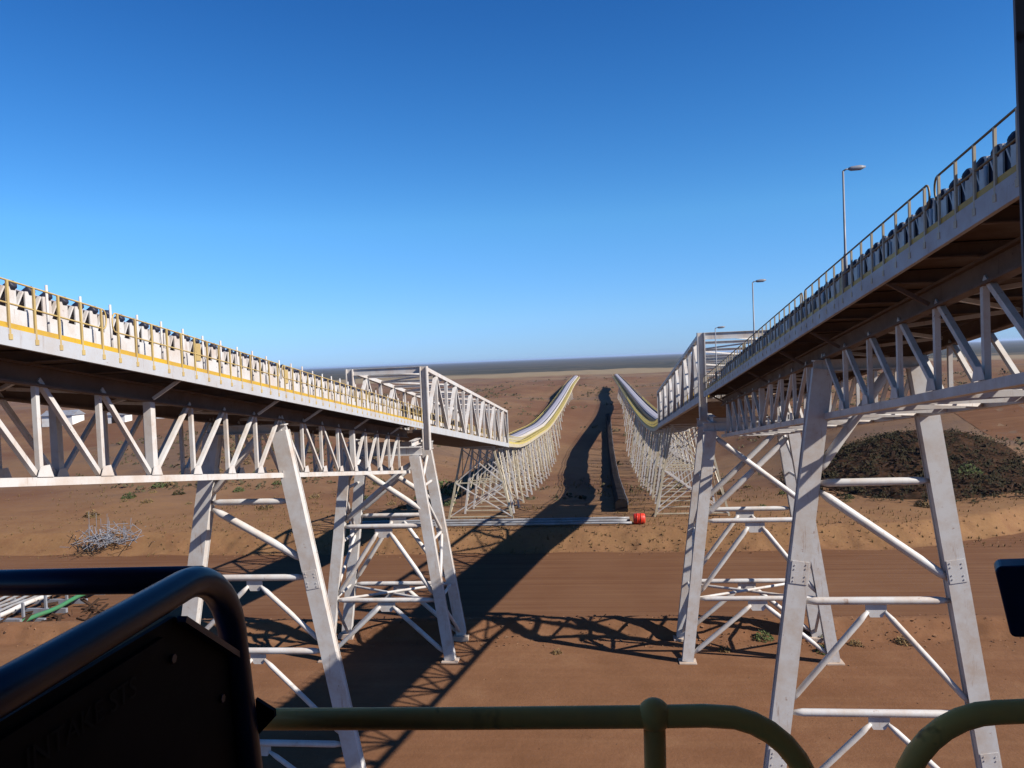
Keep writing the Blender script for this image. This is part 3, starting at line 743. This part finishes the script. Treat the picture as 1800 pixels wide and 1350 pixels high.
# ------------------------------------------------------------------ lamps
LAMPS = [(24.0, 'tall lamp post on the right gallery, curved head against open sky'), (38.6, 'lamp post just above the right box bridge portal'), (52.0, 'farthest lamp post, its head just over the bridge roof')]
lroot = None
for i, (y, lab) in enumerate(LAMPS):
    x = XR - DH + 0.22; z = fR(y)
    root = empty('lamp_post', (x, y, z-0.1), lab, 'lamp post', 'lamp posts along the right gallery')
    m = MB(); top = 3.6
    m.tube([(x, y, z), (x, y, z+1.2), (x, y, z+1.25), (x, y, z+top)], [0.06, 0.055, 0.036, 0.028], 8); m.build('pole', M['galv'], root)
    m = MB(); m.tube([(x, y, z+top), (x+0.08, y, z+top+0.045), (x+0.18, y, z+top+0.055)], 0.025, 6); m.build('arm', M['galv'], root)
    m = MB(); m.tube([(x+0.14, y, z+top+0.05), (x+0.22, y, z+top+0.055), (x+0.48, y, z+top+0.07), (x+0.62, y, z+top+0.09)], [0.03, 0.065, 0.075, 0.025], 10)
    m.build('lamp_head', M['galv'], root)

# ------------------------------------------------------------------ yard clutter
for k in range(5):
    yy = 93.6 + 0.75*k; x0 = -33 + 2.2*random.random(); x1 = 2.2 - 0.5*k*random.random(); nn = 24
    m = MB(); m.tube([(lerp(x0, x1, j/nn), yy, gz(lerp(x0, x1, j/nn), yy)+0.30+0.12*(k % 2)) for j in range(nn+1)], 0.15, 8)
    o = m.build('pipe', M['pipe'], loc=(x0, yy, gz(x0, yy)))
    tag(o, 'pale pipe laid across the valley mouth, %s from the viewer in its row of five' % ORD[k], 'pipe', 'pipes laid across the valley mouth')
rx, ry = 3.1, 94.3; rz_ = gz(rx, ry)
root = empty('drum', (rx, ry, rz_), 'red steel drum lying at the right end of the pale pipes', 'drum')
m = MB(); m.tube([(rx-0.7, ry, rz_+0.62), (rx-0.62, ry, rz_+0.62), (rx+0.55, ry, rz_+0.62), (rx+0.68, ry, rz_+0.62)], [0.5, 0.62, 0.62, 0.5], 20); m.build('shell', M['red'], root)
m = MB()
for q in (-0.25, 0.2): m.tube([(rx+q-0.04, ry, rz_+0.62), (rx+q+0.04, ry, rz_+0.62)], 0.66, 20)
m.build('hoop', M['red'], root)

# pipe rack at the lower left
for k in range(5):
    x = -54.3 - 0.95*k
    m = MB(); m.tube([(x, lerp(60.5, 78, j/22), -20.75+0.05*math.sin(j*0.9+k)) for j in range(23)], 0.13 if k else 0.22, 8)
    o = m.build('pipe', M['pipe'] if k else M['white'], loc=(x, 60, gz(x, 60)))
    tag(o, 'thick white pipe on the lower left rack, next to the green one' if k == 0 else 'thin grey pipe on the lower left rack, %s beyond the thick white one' % ORD[k-1], 'pipe', 'pipes on the lower left rack')
m = MB(); m.tube([(-51.6, lerp(62.5, 76.5, j/10), -21.2+0.10*math.sin(j*1.3)) for j in range(11)], 0.20, 10)
tag(m.build('pipe', M['green'], loc=(-51.6, 60, gz(-51.6, 60))), 'green pipe running beside the white pipe rack', 'pipe')
for k in range(6):
    y = 62.5+2.9*k; z = gz(-55, y)
    o = MB().box((-59.0, y-0.15, z-0.2), (-51.0, y+0.15, z+0.5)); o.box((-58.8, y-0.1, z+0.5), (-58.6, y+0.1, z+1.9)).box((-53.2, y-0.1, z+0.5), (-53.0, y+0.1, z+1.9))
    tag(o.build('pipe_sleeper', M['galv'], loc=(-55, y, z)), '%s cross sleeper from the viewer under the lower left pipes' % ORD[k], 'sleeper', 'sleepers under the lower left pipes')
m = MB(); bx_, by_ = -62.5, 92.2; bz_ = gz(bx_, by_)
for k in range(150):
    a = Vector((bx_+random.gauss(0, 2.0), by_+random.gauss(0, 1.5), bz_+abs(random.gauss(0.5, 0.7)))); d = Vector((random.gauss(0, 1), random.gauss(0, 1), random.gauss(0, 0.7))).normalized()*random.uniform(0.6, 1.6)
    m.beam(a-d, a+d, 0.05, 0.05)
for k in range(12):
    a = Vector((bx_+random.uniform(-3.5, 3.5), by_+random.uniform(-1, 1), bz_)); m.beam(a, a+Vector((0.05, 0, random.uniform(1.6, 4.4))), 0.04, 0.04)
tag(m.build('scrap_pile', M['galv'], loc=(bx_, by_, bz_)), 'tangled pile of grey steel bars on bare earth at far left', 'scrap pile')

m = MB(); rc = random.Random(21)
for k in range(170):
    x = rc.uniform(-64, -45); y = rc.uniform(61, 82); z = gz(x, y)+rc.uniform(0, 0.5)
    d = Vector((rc.gauss(0, 1), rc.gauss(0, 1), rc.gauss(0, 0.3))).normalized()*rc.uniform(0.2, 1.3)
    m.beam(Vector((x, y, z))-d, Vector((x, y, z))+d, rc.uniform(0.05, 0.25), rc.uniform(0.04, 0.2))
tag(m.build('debris', M['scrapbrown']), 'scrap and offcuts lying around the lower left pipe rack', kind='stuff')

# dark earth heap on the right, shade of a cut put into its colour
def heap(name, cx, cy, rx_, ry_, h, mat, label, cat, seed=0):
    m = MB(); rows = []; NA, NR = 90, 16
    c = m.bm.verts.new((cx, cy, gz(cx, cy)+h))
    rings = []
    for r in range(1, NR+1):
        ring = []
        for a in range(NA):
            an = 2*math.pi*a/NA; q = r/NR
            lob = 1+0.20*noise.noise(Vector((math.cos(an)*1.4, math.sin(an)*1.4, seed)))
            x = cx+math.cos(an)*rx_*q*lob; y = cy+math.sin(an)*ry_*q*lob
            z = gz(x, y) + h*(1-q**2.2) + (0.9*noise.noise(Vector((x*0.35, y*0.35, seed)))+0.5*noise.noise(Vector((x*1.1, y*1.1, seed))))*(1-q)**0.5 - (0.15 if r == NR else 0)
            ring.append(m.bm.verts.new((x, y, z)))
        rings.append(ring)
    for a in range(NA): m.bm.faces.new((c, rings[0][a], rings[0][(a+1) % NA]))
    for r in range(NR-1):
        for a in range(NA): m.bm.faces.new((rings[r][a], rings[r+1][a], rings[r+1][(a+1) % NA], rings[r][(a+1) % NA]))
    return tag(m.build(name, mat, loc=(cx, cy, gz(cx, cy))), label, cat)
heap('shaded_earth_heap', 46, 128, 16, 21, 2.4, M['scrap'], 'big dark earth heap, shade of a cut in its colour, inside the bend of the side road', 'earth heap', 2.0)
m = MB()
for k in range(420):
    an = random.random()*6.283; q = math.sqrt(random.random())
    x = 45+math.cos(an)*16*q; y = 127+math.sin(an)*20*q; z = gz(x, y)+2.4*(1-q**2.2)+0.1
    d = Vector((random.gauss(0, 1), random.gauss(0, 1), random.gauss(0, 0.35))).normalized()*random.uniform(0.15, 0.9)
    m.beam(Vector((x, y, z))-d, Vector((x, y, z))+d, random.uniform(0.06, 0.5), random.uniform(0.05, 0.3))
mv = MB(); rv = random.Random(3)
for k in range(420):
    an = rv.random()*6.283; q = math.sqrt(rv.random()); x = 45+math.cos(an)*18.5*q; y = 127+math.sin(an)*23*q; zc_ = gz(x, y)+2.4*max(0, 1-q**2.2)
    rr_ = rv.uniform(0.4, 1.3)
    for j in range(26):
        p = Vector((x+rv.gauss(0, rr_*0.5), y+rv.gauss(0, rr_*0.5), zc_+abs(rv.gauss(0, rr_*0.4))))
        d = Vector((rv.gauss(0, 1), rv.gauss(0, 1), rv.gauss(0.3, 1))).normalized(); e = d.orthogonal().normalized(); L = rv.uniform(0.12, 0.30)
        mv.bm.faces.new([mv.bm.verts.new(v) for v in (p-e*L*0.5, p+d*L, p+e*L*0.5, p-d*L*0.6)])
tag(mv.build('brush', M['leaf_dark']), 'dark brush growing over the dark earth heap', kind='stuff')
tag(m.build('rubble', M['scrapbrown']), 'broken timber and scrap strewn over the dark earth heap', 'rubble', kind='stuff')
heap('mound', 116, 214, 26, 11, 3.2, M['scrap'], 'long low dark stockpile under the right gallery, beyond the side road', 'mound', 5.0)  # long low rise in the same dark brown

# scrub
def bush(name, mat, rad, hgt, n, seed):
    rnd = random.Random(seed); m = MB()
    for k in range(n):
        an = rnd.random()*6.283; q = math.sqrt(rnd.random()); p = Vector((math.cos(an)*rad*q, math.sin(an)*rad*q, hgt*(1-q*q)*rnd.random()*1.1+0.03))
        d = Vector((rnd.gauss(0, 1), rnd.gauss(0, 1), rnd.gauss(0.4, 1))).normalized(); s = d.orthogonal().normalized()
        L = rad*rnd.uniform(0.12, 0.24)
        v = [m.bm.verts.new(p-s*L*0.4), m.bm.verts.new(p+d*L), m.bm.verts.new(p+s*L*0.4), m.bm.verts.new(p-d*L*0.6)]
        m.bm.faces.new(v)
    root = empty('shrub', (0, 0, 0), None, 'shrub')
    m.build('foliage', mat, root)
    t = MB()
    for k in range(5):
        an = 1.257*k; t.tube([(0, 0, -0.1), (math.cos(an)*rad*0.3, math.sin(an)*rad*0.3, hgt*0.4), (math.cos(an)*rad*0.6, math.sin(an)*rad*0.6, hgt*0.75)], [0.04, 0.025, 0.01], 5)
    t.build('stem', M['bark'], root)
    return root
protos = [bush('dry', M['leaf_dry'], 0.8, 0.6, 160, 1), bush('green', M['leaf_green'], 0.9, 0.7, 200, 2)]
used = [False, False]
rs = random.Random(11)
spots = []
for (x, y, k, s, lab) in [(14.6, 57.8, 1, 0.8, 'bright green low shrub on the yard, nearer of a close pair beside the right tower'),
                          (15.2, 60.2, 1, 0.7, 'green low shrub on the yard, farther of a close pair beside the right tower'),
                          (17.0, 59.2, 0, 0.6, 'small brown shrub between the green pair and the near right frame leg'),
                          (20.6, 59.6, 0, 0.9, 'brown shrub at the foot of the bank, past the near right frame'),
                          (10.8, 60.3, 1, 0.8, 'dark green shrub between the right tower legs, at the bank foot'),
                          (7.6, 58.0, 0, 0.6, 'brown tuft just inside the right tower foot'),
                          (-4.4, 57.4, 0, 0.5, 'lone small tuft on the bare yard between the towers'),
                          (-29.0, 136.0, 1, 3.2, 'large dark green shrub on the slope behind the left tower')]:
    spots.append((x, y, k, s, lab, None))
spots.append((49.0, 116.0, 1, 1.8, 'dull green shrub growing on the front of the dark earth heap', None))
G1 = 'low scrub on the far left flat'
for k in range(46):
    x = rs.uniform(-82, -26); y = rs.uniform(104, 150)
    spots.append((x, y, 0 if rs.random() < 0.6 else 1, rs.uniform(0.6, 1.5), None, G1))
G2 = 'low scrub in the valley'
for k in range(26):
    x = rs.choice((rs.uniform(-34, -22), rs.uniform(16, 40))); y = rs.uniform(95, 150)
    spots.append((x, y, 0 if rs.random() < 0.5 else 1, rs.uniform(0.6, 1.3), None, G2))
for (x, y, k, s, lab, grp) in spots:
    loc = (x, y, gz(x, y) + (1.6 if (x, y) == (49.0, 116.0) else 0)); rz = rs.random()*6.28
    if not used[k]:
        o = protos[k]; o.location = loc; o.rotation_euler = (0, 0, rz); o.scale = (s,)*3; used[k] = True
    else: o = copy_tree(protos[k], loc, rz, s)
    if lab: o['label'] = lab
    else:
        o['label'] = ('low %s shrub on the open ground beyond the left gallery' if grp == G1 else 'low %s shrub on the rough ground around the valley trestles') % ('dry brown' if k == 0 else 'dull green')
    o['group'] = (grp + (', dry' if k == 0 else ', green')) if grp else 'shrubs on the yard'

# far sheds behind the left gallery
SH = [(-181, 246, 11, 6, 3, 'low white shed farthest left beneath the left gallery'), (-160, 245, 6, 4, 2.5, 'small white shed between two other far sheds'),
      (-142, 250, 13, 6, 3.4, 'long white shed seen through the left truss'), (-120, 262, 7, 5, 3.5, 'tall narrow white shed among the far works'),
      (-97, 253, 10, 6, 3, 'white shed nearest the left tower among the far works')]
for (x, y, wx, wy, h, lab) in SH:
    z = gz(x, y); root = empty('shed', (x, y, z), lab, 'shed', 'white sheds of the far works')
    MB().box((x-wx/2, y-wy/2, z-0.6), (x+wx/2, y+wy/2, z+h)).build('wall', M['shed'], root)
    m = MB(); m.poly([(x-wx/2-0.4, y-wy/2-0.4, z+h), (x-wx/2-0.4, y+wy/2+0.4, z+h), (x-wx/2-0.4, y, z+h+1.6)], (wx+0.8, 0, 0)); m.build('roof', M['galv'], root)
    m = MB(); m.box((x-1.6, y-wy/2-0.06, z-0.3), (x+1.6, y-wy/2+0.1, z+h*0.75)); m.build('door', M['scrap'], root)

# ------------------------------------------------------------------ the viewer's station
st = empty('transfer_station', (0, -1.5, -1.75), 'dark grey station the viewer stands in, its column along the right edge', 'building')
MB().box((1.55, -4.0, -1.8), (1.65, 2.10, 2.6)).build('wall', M['clad'], st)
MB().box((-2.2, -4.0, -1.8), (1.55, -3.9, 2.6)).build('wall', M['clad'], st)
MB().box((-2.4, -4.1, 2.6), (1.9, 2.3, 2.7)).build('roof', M['clad'], st)
MB().box((-2.4, -4.1, -1.86), (1.9, 2.0, -1.80)).build('floor', M['galv'], st)
cpx = P(1787, 300, 2.3)
m = MB(); m.ibeam((cpx.x+0.137, 2.3, -0.07), (cpx.x+0.107, 2.3, 2.6), 0.17, 0.17, (0,1,0), 0.012); m.box((cpx.x+0.06, 2.2, -0.088), (1.66, 2.4, -0.072)); m.build('column', M['clad'], st)

# olive handrail in front of the viewer
YH = 1.76
hr = empty('guard_rail', (P(900, 1262, YH).x, YH, -1.8), 'dark olive tubular guard rail with a ball joint, crossing the bottom of the view', 'handrail')
pts = [P(455, 1264, YH), P(800, 1263, YH), P(1130, 1260, YH), P(1240, 1258, YH)]
for k in range(1, 9):
    an = math.pi/2*k/8; c = P(1268, 1428, YH); rr = 0.0
    pts.append(P(1258 + 172*math.sin(an), 1258 + 172*(1-math.cos(an)), YH))
pts.append(P(1452, 1600, YH))
MB().tube(pts, 0.0245, 16).build('top_rail', M['olive'], hr)
MB().tube([P(1150, 1262, YH), P(1160, 1700, YH)], 0.0245, 14).build('post', M['olive'], hr)
bj = bmesh.new(); bmesh.ops.create_uvsphere(bj, u_segments=20, v_segments=14, radius=0.037, matrix=Matrix.Translation(P(1150, 1257, YH)))
mbj = MB(); mbj.bm.free(); mbj.bm = bj; mbj.build('ball_joint', M['olive'], hr, smooth=True)
hr2 = empty('guard_rail', (P(1700, 1262, YH).x, YH, -1.8), 'dark olive rail end curving up at the bottom right corner', 'handrail')
pts = [P(1560, 1620, YH)]
for k in range(9):
    an = math.pi/2*k/8; pts.append(P(1583 + 172*(1-math.cos(an)), 1420 - 168*math.sin(an), YH))
pts += [P(1830, 1249, YH), P(2050, 1246, YH)]
MB().tube(pts, 0.0245, 16).build('top_rail', M['olive'], hr2)

# blue-black guard panel at the lower left
gx = -0.85; gzt = -0.42
gp = empty('safety_guard', (gx, 1.4, -1.8), 'blue-black tubular guard with a lettered black plate at lower left', 'guard')
pts = [(gx+0.03, 0.55, gzt), (gx+0.02, 1.0, gzt), (gx, 1.48, gzt)]
for k in range(1, 9):
    an = math.pi/2*k/8; pts.append((gx+0.0, 1.48+0.19*math.sin(an), gzt-0.19*(1-math.cos(an))))
pts += [(gx+0.01, 1.69, -0.9), (gx+0.02, 1.70, -1.8)]
MB().tube(pts, 0.031, 18).build('tube_frame', M['blueblack'], gp)
MB().tube([(gx-0.03, 1.60, gzt-0.022), (gx-0.5, 1.615, gzt-0.03), (gx-1.6, 1.65, gzt-0.05)], 0.029, 16).build('cross_tube', M['blueblack'], gp)
m = MB(); m.poly([(gx, 0.5, -0.47), (gx, 1.44, -0.47), (gx, 1.66, -0.625), (gx, 1.66, -1.7), (gx, 0.5, -1.7)], (-0.012, 0, 0)); m.build('plate', M['blackplate'], gp)
for q_, z_ in ((1.60, -0.70), (1.60, -0.95), (1.42, -0.545)):
    m = MB(); m.tube([(gx, q_, z_), (gx+0.007, q_, z_)], 0.009, 6); m.build('bolt', M['blueblack'], gp)
m = MB(); m.beam((gx+0.006, 0.5, -0.50), (gx+0.006, 1.38, -0.50), 0.012, 0.022); m.build('plate_lip', M['blackplate'], gp)
m = MB(); m.beam((gx+0.014, 1.44, -0.475), (gx+0.014, 1.66, -0.63), 0.02, 0.012); m.build('chamfer_bar', M['blueblack'], gp)
m = MB(); m.poly([(gx+0.03, 1.70, -0.745), (gx+0.068, 1.71, -0.776), (gx+0.068, 1.71, -0.792), (gx+0.03, 1.70, -0.83)], (0, 0.012, 0)); m.build('rail_bracket', M['blackplate'], gp)
tc = bpy.data.curves.new('lettering', 'FONT'); tc.body = 'INTAKE STS'; tc.size = 0.052; tc.extrude = 0.0002
tmp = bpy.data.objects.new('lettering_curve', tc); C.objects.link(tmp); bpy.context.view_layer.update()
tm = bpy.data.meshes.new_from_object(tmp.evaluated_get(bpy.context.evaluated_depsgraph_get()))
bpy.data.objects.remove(tmp); bpy.data.curves.remove(tc)
tm.materials.clear(); tm.materials.append(M['letter'])
to = bpy.data.objects.new('lettering', tm); C.objects.link(to); to.parent = gp
to.matrix_local = Matrix.Translation(Vector((gx+0.003, 1.03, -0.565)) - Vector(gp.location)) @ Matrix(((0,0,1,0),(1,0,0,0),(0,1,0,0),(0,0,0,1)))
lo = empty('lower_rail', (gx-0.5, 1.45, -1.8), 'dark flat ledge under the cross tube at the left edge', 'ledge')
m = MB(); m.poly([(gx-0.02, 1.34, -0.635), (gx-0.02, 1.46, -0.56), (gx-0.06, 1.46, -0.56), (gx-0.06, 1.34, -0.635)], (0, 0, -0.02)); m.build('end_cap', M['blackplate'], lo)
MB().box((gx-1.5, 1.36, -0.66), (gx-0.03, 1.44, -0.60)).build('ledge_plate', M['blackplate'], lo, 0.01)

# dark box at the right edge
Yb = 1.35
bx0 = empty('junction_box', P(1790, 1060, Yb), 'dark navy box with rounded corners at the right edge', 'junction box')
m = MB(); q = [P(1749, 1004, Yb), P(1757, 996, Yb), P(1850, 993, Yb), P(1850, 1122, Yb), P(1783, 1121, Yb), P(1776, 1116, Yb)]
m.poly(q, (0.02, 0.05, 0)); m.build('housing', M['blueblack'], bx0, 0.006)
m = MB(); m.beam(P(1840, 1060, Yb+0.05), P(1980, 1060, Yb+0.05), 0.03, 0.03); m.build('bracket', M['blackplate'], bx0)

# ------------------------------------------------------------------ air
hm = bpy.data.materials.new('haze'); hm.use_nodes = True; hn = hm.node_tree
hn.nodes.remove(hn.nodes['Principled BSDF'])
pv = hn.nodes.new('ShaderNodeVolumePrincipled'); pv.inputs['Density'].default_value = 5.5e-5; pv.inputs['Color'].default_value = (0.50, 0.64, 0.88, 1); pv.inputs['Anisotropy'].default_value = 0.2
hn.links.new(pv.outputs[0], hn.nodes['Material Output'].inputs['Volume'])
hz = MB().box((-34500, -1000, -60), (34500, 34500, 14)).build('haze', hm); tag(hz, kind='stuff')
